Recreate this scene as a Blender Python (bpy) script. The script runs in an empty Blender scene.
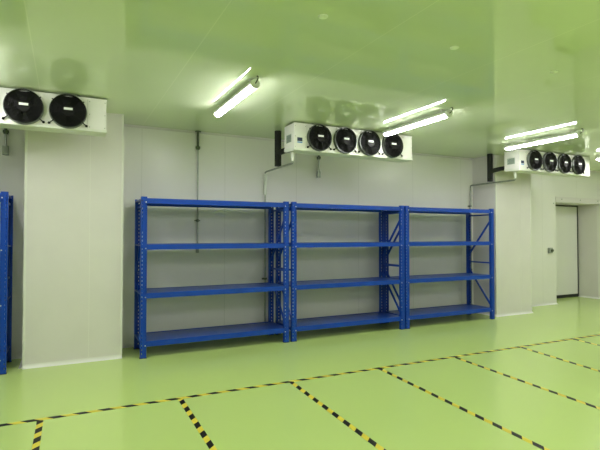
import bpy, bmesh, math, random
from mathutils import Vector, Matrix
random.seed(7)
PI = math.pi
S = bpy.context.scene
COL = S.collection

# ------------------------------------------------------------------ materials
def mat(name, color, rough=0.5, metal=0.0, spec=0.5, coat=0.0, coat_rough=0.1,
        vary=0.0, vscale=3.0, bump=0.0, bscale=60.0, emit=None, estr=0.0, rvary=0.0):
    m = bpy.data.materials.new(name); m.use_nodes = True
    nt = m.node_tree; p = nt.nodes['Principled BSDF']
    p.inputs['Base Color'].default_value = (*color, 1)
    p.inputs['Roughness'].default_value = rough
    p.inputs['Metallic'].default_value = metal
    p.inputs['Specular IOR Level'].default_value = spec
    p.inputs['Coat Weight'].default_value = coat
    p.inputs['Coat Roughness'].default_value = coat_rough
    if emit:
        p.inputs['Emission Color'].default_value = (*emit, 1)
        p.inputs['Emission Strength'].default_value = estr
    tc = nt.nodes.new('ShaderNodeTexCoord')
    if vary > 0 or rvary > 0:
        n = nt.nodes.new('ShaderNodeTexNoise'); n.inputs['Scale'].default_value = vscale
        n.inputs['Detail'].default_value = 4
        nt.links.new(tc.outputs['Object'], n.inputs['Vector'])
        if vary > 0:
            r = nt.nodes.new('ShaderNodeValToRGB')
            r.color_ramp.elements[0].position = .3; r.color_ramp.elements[1].position = .7
            r.color_ramp.elements[0].color = (*[c * (1 - vary) for c in color], 1)
            r.color_ramp.elements[1].color = (*[min(1, c * (1 + vary)) for c in color], 1)
            nt.links.new(n.outputs['Fac'], r.inputs['Fac'])
            nt.links.new(r.outputs['Color'], p.inputs['Base Color'])
        if rvary > 0:
            mr = nt.nodes.new('ShaderNodeMapRange')
            mr.inputs['To Min'].default_value = max(0, rough - rvary)
            mr.inputs['To Max'].default_value = rough + rvary
            nt.links.new(n.outputs['Fac'], mr.inputs['Value'])
            nt.links.new(mr.outputs['Result'], p.inputs['Roughness'])
    if bump > 0:
        n2 = nt.nodes.new('ShaderNodeTexNoise'); n2.inputs['Scale'].default_value = bscale
        nt.links.new(tc.outputs['Object'], n2.inputs['Vector'])
        b = nt.nodes.new('ShaderNodeBump'); b.inputs['Strength'].default_value = bump
        b.inputs['Distance'].default_value = 0.002
        nt.links.new(n2.outputs['Fac'], b.inputs['Height'])
        nt.links.new(b.outputs['Normal'], p.inputs['Normal'])
    return m

def panel_mat(name, color, rough, period, phase, groove, spec=0.5, bump=0.0):
    """sandwich panels: flat sheet with thin joints every period metres along X"""
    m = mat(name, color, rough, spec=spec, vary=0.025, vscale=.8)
    nt = m.node_tree; p = nt.nodes['Principled BSDF']
    src = p.inputs['Base Color'].links[0].from_socket
    g = nt.nodes.new('ShaderNodeNewGeometry')
    sp = nt.nodes.new('ShaderNodeSeparateXYZ'); nt.links.new(g.outputs['Position'], sp.inputs[0])
    a = nt.nodes.new('ShaderNodeMath'); a.operation = 'SUBTRACT'; a.inputs[1].default_value = phase
    nt.links.new(sp.outputs['X'], a.inputs[0])
    pp = nt.nodes.new('ShaderNodeMath'); pp.operation = 'PINGPONG'; pp.inputs[1].default_value = period / 2
    nt.links.new(a.outputs[0], pp.inputs[0])
    lt = nt.nodes.new('ShaderNodeMath'); lt.operation = 'LESS_THAN'; lt.inputs[1].default_value = 0.004
    nt.links.new(pp.outputs[0], lt.inputs[0])
    mx = nt.nodes.new('ShaderNodeMix'); mx.data_type = 'RGBA'
    nt.links.new(lt.outputs[0], mx.inputs['Factor'])
    nt.links.new(src, mx.inputs['A']); mx.inputs['B'].default_value = (*groove, 1)
    nt.links.new(mx.outputs['Result'], p.inputs['Base Color'])
    if bump:
        n = nt.nodes.new('ShaderNodeTexNoise'); n.inputs['Scale'].default_value = 1.1
        nt.links.new(g.outputs['Position'], n.inputs['Vector'])
        b = nt.nodes.new('ShaderNodeBump'); b.inputs['Strength'].default_value = bump
        b.inputs['Distance'].default_value = 0.01
        nt.links.new(n.outputs['Fac'], b.inputs['Height'])
        nt.links.new(b.outputs['Normal'], p.inputs['Normal'])
    return m

def tape_mat(name):
    """diagonal black and yellow stripes, 0.2 m repeat along the tape"""
    m = mat(name, (.8, .62, .02), .4)
    nt = m.node_tree; p = nt.nodes['Principled BSDF']
    g = nt.nodes.new('ShaderNodeTexCoord')
    sp = nt.nodes.new('ShaderNodeSeparateXYZ'); nt.links.new(g.outputs['Object'], sp.inputs[0])
    a = nt.nodes.new('ShaderNodeMath'); a.operation = 'ADD'
    nt.links.new(sp.outputs['X'], a.inputs[0]); nt.links.new(sp.outputs['Y'], a.inputs[1])
    pp = nt.nodes.new('ShaderNodeMath'); pp.operation = 'PINGPONG'; pp.inputs[1].default_value = .0965
    nt.links.new(a.outputs[0], pp.inputs[0])
    lt = nt.nodes.new('ShaderNodeMath'); lt.operation = 'LESS_THAN'; lt.inputs[1].default_value = .050
    nt.links.new(pp.outputs[0], lt.inputs[0])
    mx = nt.nodes.new('ShaderNodeMix'); mx.data_type = 'RGBA'
    nt.links.new(lt.outputs[0], mx.inputs['Factor'])
    mx.inputs['A'].default_value = (.74, .62, .06, 1); mx.inputs['B'].default_value = (.004, .004, .004, 1)
    nt.links.new(mx.outputs['Result'], p.inputs['Base Color'])
    p.inputs['Specular IOR Level'].default_value = .25
    return m

M = {}
M['floor'] = mat('green_epoxy', (.53, .685, .225), .20, spec=.5, vary=.012, vscale=.5)
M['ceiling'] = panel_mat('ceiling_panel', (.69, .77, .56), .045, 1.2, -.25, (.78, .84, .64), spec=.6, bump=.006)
M['wall'] = panel_mat('wall_panel', (.80, .785, .765), .28, 1.2, -.25, (.68, .67, .645), spec=.4)
M['clad'] = mat('pillar_cladding', (.72, .69, .69), .32, spec=.4, vary=.02)
M['trim'] = mat('white_trim', (.76, .76, .72), .35)
M['door'] = mat('door_panel', (.78, .77, .75), .3)
M['rubber'] = mat('black_rubber', (.012, .014, .013), .6)
M['blue'] = mat('blue_powder_coat', (.004, .056, .42), .34, spec=.35, vary=.06, vscale=6, rvary=.05)
M['deck'] = mat('blue_steel_sheet', (.006, .046, .30), .36, spec=.45, vary=.08, vscale=5)
M['pin'] = mat('zinc_pin', (.75, .76, .78), .3, metal=.6)
M['white'] = mat('white_sheet_metal', (.80, .79, .77), .35, vary=.015)
M['tray'] = mat('drip_tray_metal', (.74, .76, .70), .35)
M['black'] = mat('black_plastic', (.003, .003, .0035), .6, spec=.25)
M['cage'] = mat('fan_guard_wire', (.004, .004, .0045), .55, spec=.25)
M['rim'] = mat('fan_rim', (.10, .11, .10), .25, metal=.5)
M['label'] = mat('white_label', (.85, .86, .84), .5)
M['spec'] = mat('spec_plate', (.42, .50, .44), .35, metal=.3)
M['ink'] = mat('dark_print', (.06, .08, .09), .6)
M['navy'] = mat('navy_print', (.01, .02, .08), .5)
M['lblue'] = mat('light_blue_print', (.15, .33, .62), .5)
M['foam'] = mat('black_insulation_foam', (.012, .013, .013), .85, bump=.4, bscale=80)
M['pvc'] = mat('white_pvc', (.72, .74, .68), .35)
M['steel'] = mat('galvanised_steel', (.34, .37, .32), .32, metal=.65, vary=.15, vscale=20)
M['dsteel'] = mat('dark_steel', (.10, .12, .09), .45, metal=.6)
M['wrap'] = mat('silver_wrap', (.62, .66, .58), .4, metal=.3, bump=.5, bscale=60)
M['led'] = mat('led_diffuser', (.9, .9, .9), .4, emit=(1.0, .985, .97), estr=42.0)
M['lamp'] = mat('lamp_housing', (.75, .77, .73), .4)
M['cap'] = mat('ceiling_cap', (.80, .86, .72), .45)
M['switch'] = mat('grey_switch', (.30, .33, .29), .4)
M['tape'] = tape_mat('hazard_tape')

# ------------------------------------------------------------------ mesh helpers
class MB:
    def __init__(s): s.bm = bmesh.new()
    def box(s, x0, x1, y0, y1, z0, z1, bev=0.0):
        r = bmesh.ops.create_cube(s.bm, size=1)
        vs = r['verts']
        for v in vs:
            v.co = Vector(((x0 + x1) / 2 + v.co.x * (x1 - x0), (y0 + y1) / 2 + v.co.y * (y1 - y0), (z0 + z1) / 2 + v.co.z * (z1 - z0)))
        if bev > 0:
            es = list({e for v in vs for e in v.link_edges})
            bmesh.ops.bevel(s.bm, geom=es, offset=bev, segments=2, affect='EDGES', profile=.5)
        return s
    def cyl(s, a, b, r, r2=None, seg=16, cap=True):
        a = Vector(a); b = Vector(b); d = b - a
        res = bmesh.ops.create_cone(s.bm, cap_ends=cap, segments=seg, radius1=r, radius2=r if r2 is None else r2, depth=d.length)
        q = d.to_track_quat('Z', 'Y').to_matrix().to_4x4()
        bmesh.ops.transform(s.bm, matrix=Matrix.Translation((a + b) / 2) @ q, verts=res['verts'])
        return s
    def bar(s, a, b, w, t, up=(1, 0, 0)):
        """rectangular bar between a and b, w along 'up', t along the other"""
        a = Vector(a); b = Vector(b); d = (b - a).normalized(); u = Vector(up)
        u = (u - d * u.dot(d)).normalized(); n = d.cross(u)
        vs = []
        for p in (a, b):
            for i, j in ((-1, -1), (1, -1), (1, 1), (-1, 1)):
                vs.append(s.bm.verts.new(p + u * (i * w / 2) + n * (j * t / 2)))
        for f in ((0, 1, 2, 3), (4, 7, 6, 5), (0, 4, 5, 1), (1, 5, 6, 2), (2, 6, 7, 3), (3, 7, 4, 0)):
            s.bm.faces.new([vs[k] for k in f])
        return s
    def tube(s, pts, r, seg=10):
        pts = [Vector(p) for p in pts]; rings = []
        up = Vector((.13, .21, .97)).normalized()
        for i, p in enumerate(pts):
            d = ((pts[min(i + 1, len(pts) - 1)] - pts[max(i - 1, 0)])).normalized()
            u = (up - d * up.dot(d))
            if u.length < .05: u = Vector((1, 0, 0)) - d * d.x
            u.normalize(); w = d.cross(u); up = u
            rings.append([s.bm.verts.new(p + u * (r * math.cos(2 * PI * k / seg)) + w * (r * math.sin(2 * PI * k / seg))) for k in range(seg)])
        for A, B in zip(rings, rings[1:]):
            for k in range(seg): s.bm.faces.new((A[k], A[(k + 1) % seg], B[(k + 1) % seg], B[k]))
        s.bm.faces.new(rings[0]); s.bm.faces.new(rings[-1])
        return s
    def ring(s, c, R, r, seg=40, ms=5, axis='Y'):
        """torus about Y"""
        c = Vector(c); rings = []
        for i in range(seg):
            t = 2 * PI * i / seg; e = Vector((math.cos(t), 0, math.sin(t)))
            rings.append([s.bm.verts.new(c + e * (R + r * math.cos(2 * PI * k / ms)) + Vector((0, r * math.sin(2 * PI * k / ms), 0))) for k in range(ms)])
        for i in range(seg):
            A = rings[i]; B = rings[(i + 1) % seg]
            for k in range(ms): s.bm.faces.new((A[k], B[k], B[(k + 1) % ms], A[(k + 1) % ms]))
        return s
    def lathe(s, c, prof, seg=40):
        """closed profile of (radius, y) spun about the Y axis through c"""
        c = Vector(c); rings = []
        for i in range(seg):
            t = 2 * PI * i / seg
            rings.append([s.bm.verts.new(c + Vector((r * math.cos(t), y, r * math.sin(t)))) for r, y in prof])
        n = len(prof)
        for i in range(seg):
            A = rings[i]; B = rings[(i + 1) % seg]
            for k in range(n): s.bm.faces.new((A[k], B[k], B[(k + 1) % n], A[(k + 1) % n]))
        return s
    def ball(s, c, r):
        res = bmesh.ops.create_uvsphere(s.bm, u_segments=12, v_segments=8, radius=r)
        bmesh.ops.translate(s.bm, vec=Vector(c), verts=res['verts'])
        return s
    def prism(s, poly, axis, a0, a1):
        """poly in the plane perpendicular to axis: X -> (y,z), Y -> (x,z)"""
        def P(u, v, a): return (a, u, v) if axis == 'X' else ((u, a, v) if axis == 'Y' else (u, v, a))
        A = [s.bm.verts.new(P(u, v, a0)) for u, v in poly]; B = [s.bm.verts.new(P(u, v, a1)) for u, v in poly]
        n = len(poly)
        for k in range(n): s.bm.faces.new((A[k], A[(k + 1) % n], B[(k + 1) % n], B[k]))
        s.bm.faces.new(A); s.bm.faces.new(B)
        return s
    def build(s, name, m, parent=None, smooth=False, loc=None):
        bmesh.ops.recalc_face_normals(s.bm, faces=s.bm.faces)
        me = bpy.data.meshes.new(name); s.bm.to_mesh(me); s.bm.free()
        me.materials.append(m)
        if smooth:
            me.shade_smooth()
            me.set_sharp_from_angle(angle=math.radians(38))
        o = bpy.data.objects.new(name, me); COL.objects.link(o)
        if parent: o.parent = parent
        if loc: o.location = loc
        return o

def tag(o, label=None, cat=None, group=None, kind=None):
    if label: o['label'] = label
    if cat: o['category'] = cat
    if group: o['group'] = group
    if kind: o['kind'] = kind
    return o
def empty(name, loc, label, cat, group=None):
    o = bpy.data.objects.new(name, None); COL.objects.link(o); o.location = loc
    o.empty_display_size = .1
    return tag(o, label, cat, group)
def struct(o): o['kind'] = 'structure'; return o
def kids(o): return [c for c in bpy.data.objects if c.parent == o]
def copy_tree(o, parent=None):
    c = o.copy(); COL.objects.link(c)
    if parent: c.parent = parent
    for ch in kids(o): copy_tree(ch, c)
    return c

# ------------------------------------------------------------------ the room
H = 3.05            # ceiling height
WY = 6.83           # back wall
PY = 6.27           # front of the two clad pillars
X0, X1, Y0 = -6.0, 14.0, -6.0
DX0, DX1, DH, DY = 9.80, 11.47, 2.265, 7.42      # door recess

struct(MB().box(X0 - .1, X1 + .1, Y0 - .1, WY, -.1, 0).box(DX0 - .1, DX1 + .1, WY, DY + .15, -.1, 0).build('floor', M['floor']))
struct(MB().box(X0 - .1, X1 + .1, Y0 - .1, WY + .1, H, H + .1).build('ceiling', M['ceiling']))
b = MB()
b.box(X0 - .1, DX0, WY, WY + .1, 0, H)
b.box(DX1, X1 + .1, WY, WY + .1, 0, H)
b.box(DX0, DX1, WY, WY + .1, DH, H)
struct(b.build('wall_back', M['wall']))
b = MB()
b.box(DX1, DX1 + .1, WY + .1, DY + .15, 0, DH + .1)
b.box(DX0 - .1, DX0, WY + .1, DY + .15, 0, DH + .1)
b.box(DX0, DX1, WY + .1, DY + .15, DH, DH + .1)
b.box(DX0, DX1, DY + .05, DY + .15, 0, DH)
struct(b.build('wall_recess', M['clad']))
struct(MB().box(X0 - .1, X0, Y0, WY, 0, H).build('wall_left', M['clad']))
struct(MB().box(X1, X1 + .1, Y0, WY, 0, H).build('wall_right', M['clad']))
struct(MB().box(X0 - .1, X1 + .1, Y0 - .1, Y0, 0, H).build('wall_front', M['clad']))
# clad pillars
P1 = (-.42, .65); P2 = (7.265, 8.25)
for n, (a, c) in (('wall_left_pillar', P1), ('wall_right_pillar', P2)):
    struct(MB().box(a, c, PY, WY, 0, H).build(n, M['clad']))
# trims: corner angles of the pillars
k = 1
for a, c in (P1, P2):
    for x, sgn in ((a, 1), (c, -1)):
        b = MB()
        b.prism([(x - sgn * .003, PY - .003), (x + sgn * .022, PY - .003), (x + sgn * .022, PY), (x, PY), (x, PY + .022), (x - sgn * .003, PY + .022)], 'Z', .05, H)
        struct(b.build('trim_%d' % k, M['trim'])); k += 1
# vertical sheet joints on the pillar faces
for x in (.27, 7.95):
    struct(MB().box(x - .002, x + .002, PY - .0015, PY, .05, H).build('trim_%d' % k, M['wall'])); k += 1
# trims: angle between ceiling and walls
def cove(axis, a0, a1, p, sgn, r=.05, up=True, z=0):
    """concave quarter-round strip"""
    pts = [(p, z), ]
    n = 6
    for i in range(n + 1):
        t = PI / 2 * i / n
        pts.append((p + sgn * (r - r * math.sin(t)) if up else p + sgn * (r - r * math.sin(t)), z + (r - r * math.cos(t))))
    b = MB(); b.prism(pts, axis, a0, a1); return b
b = MB()
b.prism([(WY, H), (WY - .03, H), (WY - .03, H - .004), (WY - .004, H - .03), (WY, H - .03)], 'X', X0, P1[0])
b.prism([(WY, H), (WY - .03, H), (WY - .03, H - .004), (WY - .004, H - .03), (WY, H - .03)], 'X', P1[1], P2[0])
b.prism([(WY, H), (WY - .03, H), (WY - .03, H - .004), (WY - .004, H - .03), (WY, H - .03)], 'X', P2[1], X1)
struct(b.build('trim_%d' % k, M['clad'])); k += 1
# baseboards: white coved skirtings
def base(name, axis, a0, a1, p, sgn):
    struct(cove(axis, a0, a1, p, sgn, .042).build(name, M['trim'], smooth=True))
b = 0
base('baseboard_back_left', 'X', X0, P1[0], WY, -1)
base('baseboard_back_middle', 'X', P1[1], P2[0], WY, -1)
base('baseboard_back_right', 'X', P2[1], DX0, WY, -1)
base('baseboard_back_far', 'X', DX1, X1, WY, -1)
for nm, (a, c) in (('left_pillar', P1), ('right_pillar', P2)):
    base('baseboard_' + nm, 'X', a - (.042 if a > 1 else 0), c, PY, -1)
    base('baseboard_' + nm + '_side', 'Y', PY, WY, a, -1)
base('baseboard_recess', 'Y', WY, DY - .03, DX1, -1)
# opening header flashing with its screws
hd = struct(MB().box(DX0, DX1 + .2, WY - .012, WY, DH, DH + .125, .003).build('trim_%d' % k, M['clad'])); k += 1
b = MB()
for i in range(3): b.cyl((10.0 + i * .665, WY - .018, 2.335), (10.0 + i * .665, WY - .012, 2.335), .014, seg=12)
b.cyl((DX0 - .07, WY - .006, DH - .03), (DX0 - .07, WY, DH - .03), .013, seg=12)
struct(b.build('trim_%d' % k, M['switch'])); k += 1
# sliding door at the back of the recess
dr = struct(MB().box(DX0 + .01, DX1 - .05, DY - .03, DY + .045, .075, DH - .035, .006).build('door_1', M['door']))
MB().box(DX1 - .05, DX1 - .002, DY - .025, DY + .045, .0, DH - .002).box(DX0 + .002, DX1 - .05, DY - .025, DY + .045, 0.0, .075) \
    .box(DX0 + .002, DX1 - .05, DY - .025, DY + .045, DH - .035, DH - .002).build('door_seal', M['rubber'], dr)

# door switch box
sw = empty('wall_switch', (9.57, WY, 1.19), 'small grey push-button box on the white wall beside the door recess', 'switch')
MB().box(-.055, .055, -.05, 0, -.06, .06, .006).build('switch_box', M['switch'], sw)
MB().cyl((.02, -.05, .0), (.02, -.075, .0), .03, seg=20).build('push_button', M['dsteel'], sw, True)

# ------------------------------------------------------------------ shelving racks
RW, RD, RH = 2.03, .60, 2.01
PW, PD = .072, .05      # post face and post side
def post_mesh(name, flip):
    """upright: perforated front flange with two rows of slots, perforated side, return lips"""
    bm = bmesh.new()
    def plate(O, U, w, cols, t, N, hw=.0055):
        us = sorted({0, w} | {c + d for c in cols for d in (-hw, hw)})
        zs = [0.004]; z = .06
        while z < RH - .03:
            zs += [z - .011, z + .011]; z += .05
        zs.append(RH)
        grid = {}
        def V(i, j, k):
            key = (i, j, k)
            if key not in grid: grid[key] = bm.verts.new(O + U * us[i] + Vector((0, 0, zs[j])) + N * (t * k))
            return grid[key]
        solid = lambda i, j: 0 <= i < len(us) - 1 and 0 <= j < len(zs) - 1 and not (i % 2 == 1 and j % 2 == 1)
        for i in range(len(us) - 1):
            for j in range(len(zs) - 1):
                if not solid(i, j): continue
                bm.faces.new((V(i, j, 0), V(i + 1, j, 0), V(i + 1, j + 1, 0), V(i, j + 1, 0)))
                bm.faces.new((V(i, j, 1), V(i, j + 1, 1), V(i + 1, j + 1, 1), V(i + 1, j, 1)))
                for di, dj, a, c in ((-1, 0, (i, j), (i, j + 1)), (1, 0, (i + 1, j), (i + 1, j + 1)), (0, -1, (i, j), (i + 1, j)), (0, 1, (i, j + 1), (i + 1, j + 1))):
                    if not solid(i + di, j + dj):
                        bm.faces.new((V(*a, 0), V(*c, 0), V(*c, 1), V(*a, 1)))
    X = Vector((1, 0, 0)); Y = Vector((0, 1, 0)) * (1 if not flip else -1)
    t = .003
    plate(Vector((0, 0, 0)), X, PW, (.015, PW - .015), t, Y)                  # face
    plate(Vector((0, 0, 0)) + Y * t, Y, PD - t, (.027,) if flip else (), t, X, .004)                # left side
    plate(Vector((PW, 0, 0)) + Y * t, Y, PD - t, (.027,) if flip else (), t, -X, .004)              # right side
    def lip(x0, x1):
        r = bmesh.ops.create_cube(bm, size=1)['verts']
        for v in r: v.co = Vector(((x0 + x1) / 2 + v.co.x * (x1 - x0), 0, RH / 2 + .002 + v.co.z * (RH - .004))) + Y * (PD - t / 2 + v.co.y * t)
    lip(t, .018); lip(PW - .018, PW - t)
    bmesh.ops.recalc_face_normals(bm, faces=bm.faces)
    me = bpy.data.meshes.new(name); bm.to_mesh(me); bm.free(); me.materials.append(M['blue'])
    return me
pm_front = post_mesh('upright_post', False); pm_back = post_mesh('upright_post', True)

LEVELS = [1.992, 1.412, .803, .205]        # top of each beam
BH = .066
def make_rack():
    root = empty('storage_rack', (0, 0, 0), 'x', 'shelving rack')
    for x in (0, RW - PW):
        for me, y in ((pm_front, 0), (pm_back, RD)):
            o = bpy.data.objects.new('upright_post', me); COL.objects.link(o); o.parent = root; o.location = (x, y, 0)
            s = 1 if y == 0 else -1
            MB().box(-.006, PW + .006, min(-s * .006, s * (PD + .006)), max(-s * .006, s * (PD + .006)), 0, .005, 0).build('foot_plate', M['black'], o)
        xc = x + PW / 2
        f, k_ = PD - .008, RD - PD + .008
        for z in (1.90, 1.02, .16):
            MB().bar((xc, f, z), (xc, k_, z), .018, .026).build('horizontal_brace', M['blue'], root)
        MB().bar((xc, f, 1.80), (xc, k_, 1.16), .018, .032).build('diagonal_brace', M['blue'], root)
        MB().bar((xc, k_, .88), (xc, f, .24), .018, .032).build('diagonal_brace', M['blue'], root)
    for z in LEVELS:
        # deck: three folded steel panels side by side, resting inside the beams
        b = MB(); n = 4; a0, a1 = .012, RW - .012
        y0, y1 = PD + .003, RD - PD - .003
        for i in range(n):
            xa = a0 + (a1 - a0) * i / n + .001; xb = a0 + (a1 - a0) * (i + 1) / n - .001
            if i == 0: xa = PW + .001 - .07
            b.box(xa, xb, y0, y1, z - .022, z - .004, .002)
        sh = b.build('shelf', M['deck'], root)
        for nm, ya, yb in (('front_beam', .012, PD - .002), ('rear_beam', RD - PD + .002, RD - .012)):
            b = MB()
            # stepped box beam
            lo, hi = z - BH, z
            if nm == 'front_beam': prof = [(ya, lo), (yb, lo), (yb, hi - .02), (yb - .012, hi - .02), (yb - .012, hi), (ya, hi)]
            else: prof = [(yb, lo), (ya, lo), (ya, hi - .02), (ya + .012, hi - .02), (ya + .012, hi), (yb, hi)]
            b.prism(prof, 'X', PW + .001, RW - PW - .001)
            b.build(nm, M['blue'], sh)
        for x in (PW - .014, RW - PW + .014):
            MB().cyl((x, -.006, z - .05), (x, -.0002, z - .05), .0075, seg=10).build('locking_pin', M['pin'], sh)
    return root
proto = make_rack()
racks = [(.845, 'empty blue steel shelving rack just right of the left pillar, the largest seen whole', ),
         (2.925, 'empty blue four-tier shelving rack standing between two other racks, under the middle cooler'),
         (4.985, 'empty blue shelving rack farthest right, its end against the right pillar'),
         (-.566 - RW, 'blue shelving rack cut by the left edge, only its perforated right posts in view')]
for i, r in enumerate(racks):
    o = proto if i == 0 else copy_tree(proto)
    o.location = (r[0], 6.10, 0); tag(o, r[1], 'shelving rack', 'blue storage racks along the wall')

# ------------------------------------------------------------------ unit coolers
CW, CD, CH = 1.99, .31, .367
def make_cooler():
    root = empty('unit_cooler', (0, 0, 0), 'x', 'cooler')     # origin: bottom left front corner of the casing
    # casing: face at y=0, open slot panels on the ends
    b = MB(); b.prism([(0, .014), (CD, .03), (CD, CH), (0, CH)], 'X', 0, CW)
    b.box(-.004, CW + .004, -.006, .03, CH - .012, CH + .002, .001)
    cas = b.build('casing', M['white'], root)
    # end panel joints and screws
    b = MB()
    for x in (.19, CW - .19): b.box(x - .0012, x + .0012, -.0012, .002, .03, CH - .014)
    b.build('panel_joint', M['switch'], cas)
    for x in (.17, CW - .17, CW - .015, .015):
        for z in (.05, .19, .33): MB().cyl((x, -.003, z), (x, .001, z), .005, seg=8).build('screw', M['switch'], cas)
    # drip tray: sloping sides
    b = MB(); b.prism([(-.004, .03), (-.004, .004), (.02, -.003), (CD - .02, .012), (CD, .02), (CD, .06)], 'X', -.006, CW + .006)
    b.build('drip_tray', M['tray'], root)
    # ceiling brackets
    for x in (.28, CW - .28):
        b = MB(); b.box(x - .02, x + .02, .03, CD - .03, CH - .002, CH + .016).cyl((x, .02, CH - .03), (x, .02, CH + .0205), .008, seg=8)
        b.cyl((x, .0, CH + .004), (x, .0, CH + .014), .016, seg=10)
        b.build('hanging_bracket', M['dsteel'], root)
    # fans
    for i in range(4):
        cx, cz = .376 + .411 * i, .194
        fan = empty('fan', (cx, 0, cz), None, None); fan.parent = root
        R = .182
        MB().lathe((0, 0, 0), [(R - .012, .0), (R + .004, 0.0), (R + .004, -.012), (R - .002, -.045), (R - .012, -.045)], 48).build('shroud', M['rim'], fan, True)
        MB().cyl((0, -.004, 0), (0, -.001, 0), R - .01, seg=48).build('fan_opening', M['black'], fan)
        b = MB()
        for j in range(5):
            t = 2 * PI * j / 5 + .4
            vs = []
            for rr, w, tw in ((.045, .32, .016), (.10, .42, .013), (.16, .40, .008)):
                for s_ in (-1, 1):
                    a = t + s_ * w
                    vs.append((rr * math.cos(a), -.024 + s_ * tw, rr * math.sin(a)))
            V = [b.bm.verts.new(v) for v in vs]
            V2 = [b.bm.verts.new((v[0], v[1] + .002, v[2])) for v in vs]
            for q in (0, 2):
                b.bm.faces.new((V[q], V[q + 1], V[q + 3], V[q + 2])); b.bm.faces.new((V2[q], V2[q + 2], V2[q + 3], V2[q + 1]))
        b.cyl((0, -.042, 0), (0, -.004, 0), .052, seg=24)
        b.build('fan_blades', M['black'], fan)
        b = MB()
        for rr in (.062, .078, .094, .110, .126, .142, .158, .172): b.ring((0, -.052 + .25 * rr * rr, 0), rr, .0022, 40, 4)
        for j in range(8):
            t = PI * j / 4 + .2
            b.bar((.05 * math.cos(t), -.052, .05 * math.sin(t)), (.178 * math.cos(t), -.044, .178 * math.sin(t)), .004, .004, (0, 1, 0))
        b.cyl((0, -.057, 0), (0, -.050, 0), .058, seg=28)
        g = b.build('fan_guard', M['cage'], fan)
        MB().box(-.042, .042, -.0595, -.057, .006, .030).build('maker_plate', M['label'], fan)
        for ang in (-38, -142, 38, 142):
            a = math.radians(ang); L = .228 if ang < 0 else .195
            b = MB(); b.bar((.165 * math.cos(a), -.03, .165 * math.sin(a)), (L * math.cos(a), -.012, L * math.sin(a)), .010, .010, (0, 1, 0))
            if ang < 0: b.ball((L * math.cos(a), -.013, L * math.sin(a)), .014)
            b.build('mounting_foot', M['black'], fan, True)
    # stickers
    st = MB().box(.040, .125, -.0015, 0, .098, .178).build('maker_sticker', M['label'], root)
    MB().box(.044, .121, -.0025, -.0015, .126, .175).build('sticker_print', M['navy'], st)
    MB().box(.044, .121, -.0025, -.0015, .102, .120).build('sticker_band', M['lblue'], st)
    sp = MB().box(-.0015, 0, .09, .25, .125, .235).build('rating_plate', M['spec'], root)
    b = MB()
    for i in range(6): b.box(-.0022, -.0015, .10, .238 - .012 * (i % 3), .136 + i * .016, .142 + i * .016)
    b.build('plate_print', M['ink'], sp)
    return root
c0 = make_cooler()
coolers = [(2.72, 'white four-fan ceiling cooler above the middle rack, clear of both pillars'),
           (-1.59, 'white ceiling cooler in front of the left pillar, cut by the left edge'),
           (7.09, 'white four-fan ceiling cooler in front of the right pillar, farthest away')]
for i, (x, l) in enumerate(coolers):
    o = c0 if i == 0 else copy_tree(c0)
    o.location = (x, 5.61, 2.662); tag(o, l, 'cooler', 'ceiling unit coolers')

# black insulated refrigerant pipes behind the left ends of two coolers
for x, l in ((2.775, 'black foam-wrapped pipe tee beside the middle cooler, hanging from the ceiling'),
             (7.12, 'black foam-wrapped pipe tee beside the far right cooler, hanging from the ceiling')):
    p = empty('insulated_pipe', (x, 6.27, H), l, 'pipe', 'insulated pipe tees')
    MB().tube([(0, 0, 0), (0, 0, -.40), (0, 0, -.515)], .050, 16).build('riser', M['foam'], p, True)
    MB().tube([(.0, -.0, -.33), (.03, -.10, -.31), (.05, -.20, -.30), (.08, -.325, -.30)], .040, 14).build('branch', M['foam'], p, True)

# drains
def drain(x, wx, zend, l, wrap=True, clips=()):
    r = empty('drain_pipe', (0, 0, 0), l, 'pipe', 'cooler drain pipes')
    MB().cyl((x, 5.77, 2.660), (x, 5.77, 2.575), .028, seg=16).cyl((x, 5.77, 2.575), (x, 5.77, 2.54), .019, seg=16).build('outlet', M['pvc'], r, True)
    z = 2.512
    MB().tube([(x, 5.77, 2.56), (x, 5.775, z + .008), (x, 5.79, z)] + [(x + (wx - x) * t, 5.79 + (WY - .045 - 5.79) * t, z) for t in (.25, .5, .75, .96)] +
              [(wx, WY - .038, z - .012), (wx, WY - .035, z - .04), (wx, WY - .035, zend)], .0145, 10).build('pipe_run', M['steel'], r, True)
    if wrap:
        MB().tube([(wx, WY - .035, 2.48), (wx + .004, WY - .035, 2.38), (wx - .003, WY - .035, 2.28), (wx, WY - .035, 2.16)], .028, 12).build('wrapping', M['wrap'], r, True)
    for zc in clips:
        MB().box(wx - .04, wx + .04, WY - .012, WY, zc - .012, zc + .012).cyl((wx, WY - .035, zc - .014), (wx, WY - .035, zc + .014), .021, seg=12).cyl((wx, WY - .035, zc), (wx, WY, zc), .006, seg=8) \
            .build('pipe_clip', M['dsteel'], r)
drain(2.775, 2.79, .06, 'thin steel drain pipe running from the middle cooler down the wall', True, (1.95, .85))
drain(7.19, 7.17, .06, 'thin steel drain pipe beside the right pillar, from the far right cooler', False, (2.1, .85))

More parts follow.
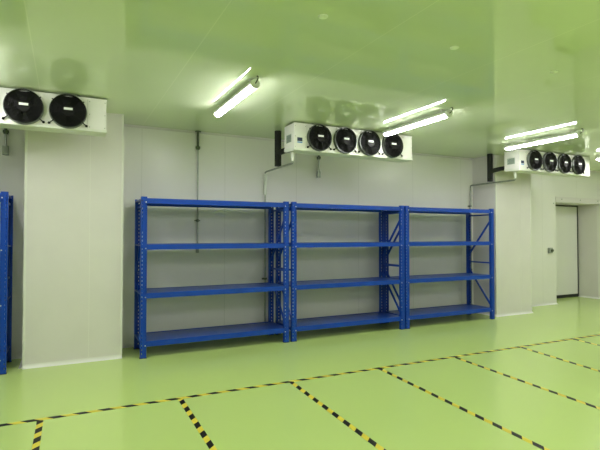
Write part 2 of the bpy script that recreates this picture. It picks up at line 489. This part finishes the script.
# wall conduits
def conduit(x, zend, l, box=False, couplers=(1.73,), rr=.0115):
    r = empty('wall_conduit', (x, WY, H), l, 'conduit', 'wall conduits'); y = -.028
    MB().cyl((0, y, 0), (0, y, -.012), .045, seg=20).build('ceiling_flange', M['dsteel'], r, True)
    MB().cyl((0, y, -.012), (0, y, -.23), .018, seg=12).build('sleeve', M['dsteel'], r, True)
    MB().cyl((0, y, -.225), (0, y, -.255), .034, seg=16).cyl((0, y, -.255), (0, y, -.27), .026, seg=16).build('coupling', M['dsteel'], r, True)
    MB().cyl((0, y, -.27), (0, y, zend - H + .03), rr, seg=12).build('rod', M['steel'], r, True)
    for c in couplers:
        MB().cyl((0, y, c - H - .022), (0, y, c - H + .022), .019, seg=12).box(-.04, .04, -.02, 0, c - H - .008, c - H + .008).build('pipe_clip', M['dsteel'], r)
    if box: MB().box(-.035, .035, -.055, -.001, zend - H - .06, zend - H + .05, .004).build('end_box', M['steel'], r)
    else: MB().cyl((0, y, zend - H + .1), (0, y, zend - H), rr * 1.9, rr * 2.1, seg=14).build('end_socket', M['steel'], r, True)
conduit(1.73, 1.27, 'long thin steel conduit running down the wall behind the largest rack', False, (1.74,))
conduit(3.75, 2.48, 'short steel conduit ending in a socket, seen just under the middle cooler', False, (), .017)
conduit(-.665, 2.58, 'short conduit ending in a small box, under the cut-off left cooler', True, ())

# ------------------------------------------------------------------ lamps
def make_lamp():
    root = empty('strip_light', (0, 0, 0), 'x', 'ceiling light')
    L = 1.27; r = .043; n = 14
    poly = []
    for i in range(n + 1):
        t = math.radians(-74 + 148 * i / n); poly.append((r * math.sin(t), -r * math.cos(t)))
    MB().prism(poly, 'Y', .03, L - .03).build('diffuser', M['led'], root, True)
    top = [(r * math.sin(math.radians(a)) * .98, -r * math.cos(math.radians(a)) + .0015) for a in (74, 90, 105, 125, 150, 180, 210, 235, 255, 270, 286)]
    MB().prism(top, 'Y', .025, L - .025).build('housing', M['lamp'], root, True)
    for y0, y1 in ((0, .03), (L - .03, L)):
        MB().cyl((0, y0, 0), (0, y1, 0), r + .002, seg=24).build('end_cap', M['lamp'], root, True)
    for y in (.12, L - .12):
        b = MB(); b.box(-.012, .012, y - .012, y + .012, r - .004, .064).box(-.03, .03, y - .015, y + .015, .061, .066)
        b.build('hanger', M['lamp'], root)
    MB().tube([(0, .0, .0), (0, -.03, .01), (0.01, -.045, .04), (0.012, -.03, .06), (.01, -.01, .066)], .006, 8).build('power_cable', M['dsteel'], root, True)
    return root
l0 = make_lamp()
LX = [1.62, 4.09, 6.57, 9.05, -.85, -3.3, 11.5]
labs = {1.62: 'white tube light on the ceiling left of the middle cooler, the leftmost in view',
        4.09: 'glowing white tube light crossing in front of the middle cooler fans',
        6.57: 'glowing white tube light in front of the far right cooler',
        9.05: 'white tube light whose tip shows at the right edge of the photo'}
first = True
for row, y in enumerate((4.19, .45, -3.35)):
    for x in LX:
        o = l0 if first else copy_tree(l0); first = False
        o.location = (x, y, H - .066)
        if row == 0 and x in labs: tag(o, labs[x], 'ceiling light', 'ceiling strip lights')
        elif row == 0 and x == 11.5: tag(o, 'white tube light beyond the right edge, over the door recess side', 'ceiling light', 'ceiling strip lights')
        else: tag(o, 'white tube light on the ceiling outside the photo', 'ceiling light', 'strip lights outside the frame')

# round caps on the ceiling
for x, l in ((1.59, 'small round pale cap on the ceiling, nearest the top edge'), (2.81, 'small round pale cap on the ceiling, between the other two caps'), (4.05, 'small round pale cap on the ceiling, farthest right')):
    o = MB().cyl((0, 0, 0), (0, 0, -.008), .036, .032, seg=28).cyl((0, 0, -.008), (0, 0, -.014), .022, .014, seg=20).build('ceiling_cap', M['cap'], None, True, (x, 2.82, H))
    tag(o, l, 'cap', 'round ceiling caps')

# ------------------------------------------------------------------ floor tape
def tape(ax, ay, bx, by, w, phase, label, group=None):
    """strip from a to b; a black stripe is centred 'phase' metres from a"""
    d = Vector((bx - ax, by - ay)); L = d.length; u = d / L
    o = MB().box(-phase, L - phase, -w / 2, w / 2, 0, .0012).build('floor_tape', M['tape'])
    o.location = (ax + u.x * phase, ay + u.y * phase, 0); o.rotation_euler.z = math.atan2(u.y, u.x)
    return tag(o, label, 'floor tape', group)
ty = lambda x: 4.480 - .008 * x
tape(-3.0, ty(-3), 12.5, ty(12.5), .052, 2.76, 'long yellow and black hazard tape line on the floor running parallel to the racks')
cross = [((-.168, -.173, 3.882), .02, 'at the bottom left, first from the left edge'), ((.978, .962, 3.314), .085, 'strip, second from the left edge'),
         ((2.12, 2.038, 2.767), .0, 'strip, third from the left, ending at the bottom middle'), ((3.239, 3.085, 2.252), .0, 'strip, fourth from the left'),
         ((4.38, 4.231, 2.551), .05, 'strip, fifth from the left'), ((5.577, 5.388, 3.244), .05, 'strip, sixth from the left'), ((6.70, 6.50, 3.0), .03, 'strip near the right edge, farthest away')]
for (xa, xb, yb), ph, l in cross:
    ya = ty(xa) - .027; k_ = (xb - xa) / (yb - ya)
    tape(xa, ya, xa + k_ * (.5 - ya), .5, .048, ph, 'yellow and black crosswise hazard tape ' + l, 'crosswise tape strips on the green floor')

# ------------------------------------------------------------------ camera, world, view
cam = bpy.data.cameras.new('camera'); co = bpy.data.objects.new('camera', cam); COL.objects.link(co)
cam.sensor_width = 36; cam.lens = 470 / 600 * 36; cam.clip_start = .05
co.location = (0, 0, 1.53)
co.rotation_euler = (math.radians(90 + 1.22), 0, -math.radians(26.57))
S.camera = co
w = bpy.data.worlds.new('world'); S.world = w; w.use_nodes = True
w.node_tree.nodes['Background'].inputs['Color'].default_value = (.5, .5, .5, 1)
w.node_tree.nodes['Background'].inputs['Strength'].default_value = .02
S.view_settings.view_transform = 'Standard'; S.view_settings.look = 'None'
S.view_settings.gamma = 1; S.view_settings.use_curve_mapping = False
S.view_settings.exposure = 0.59
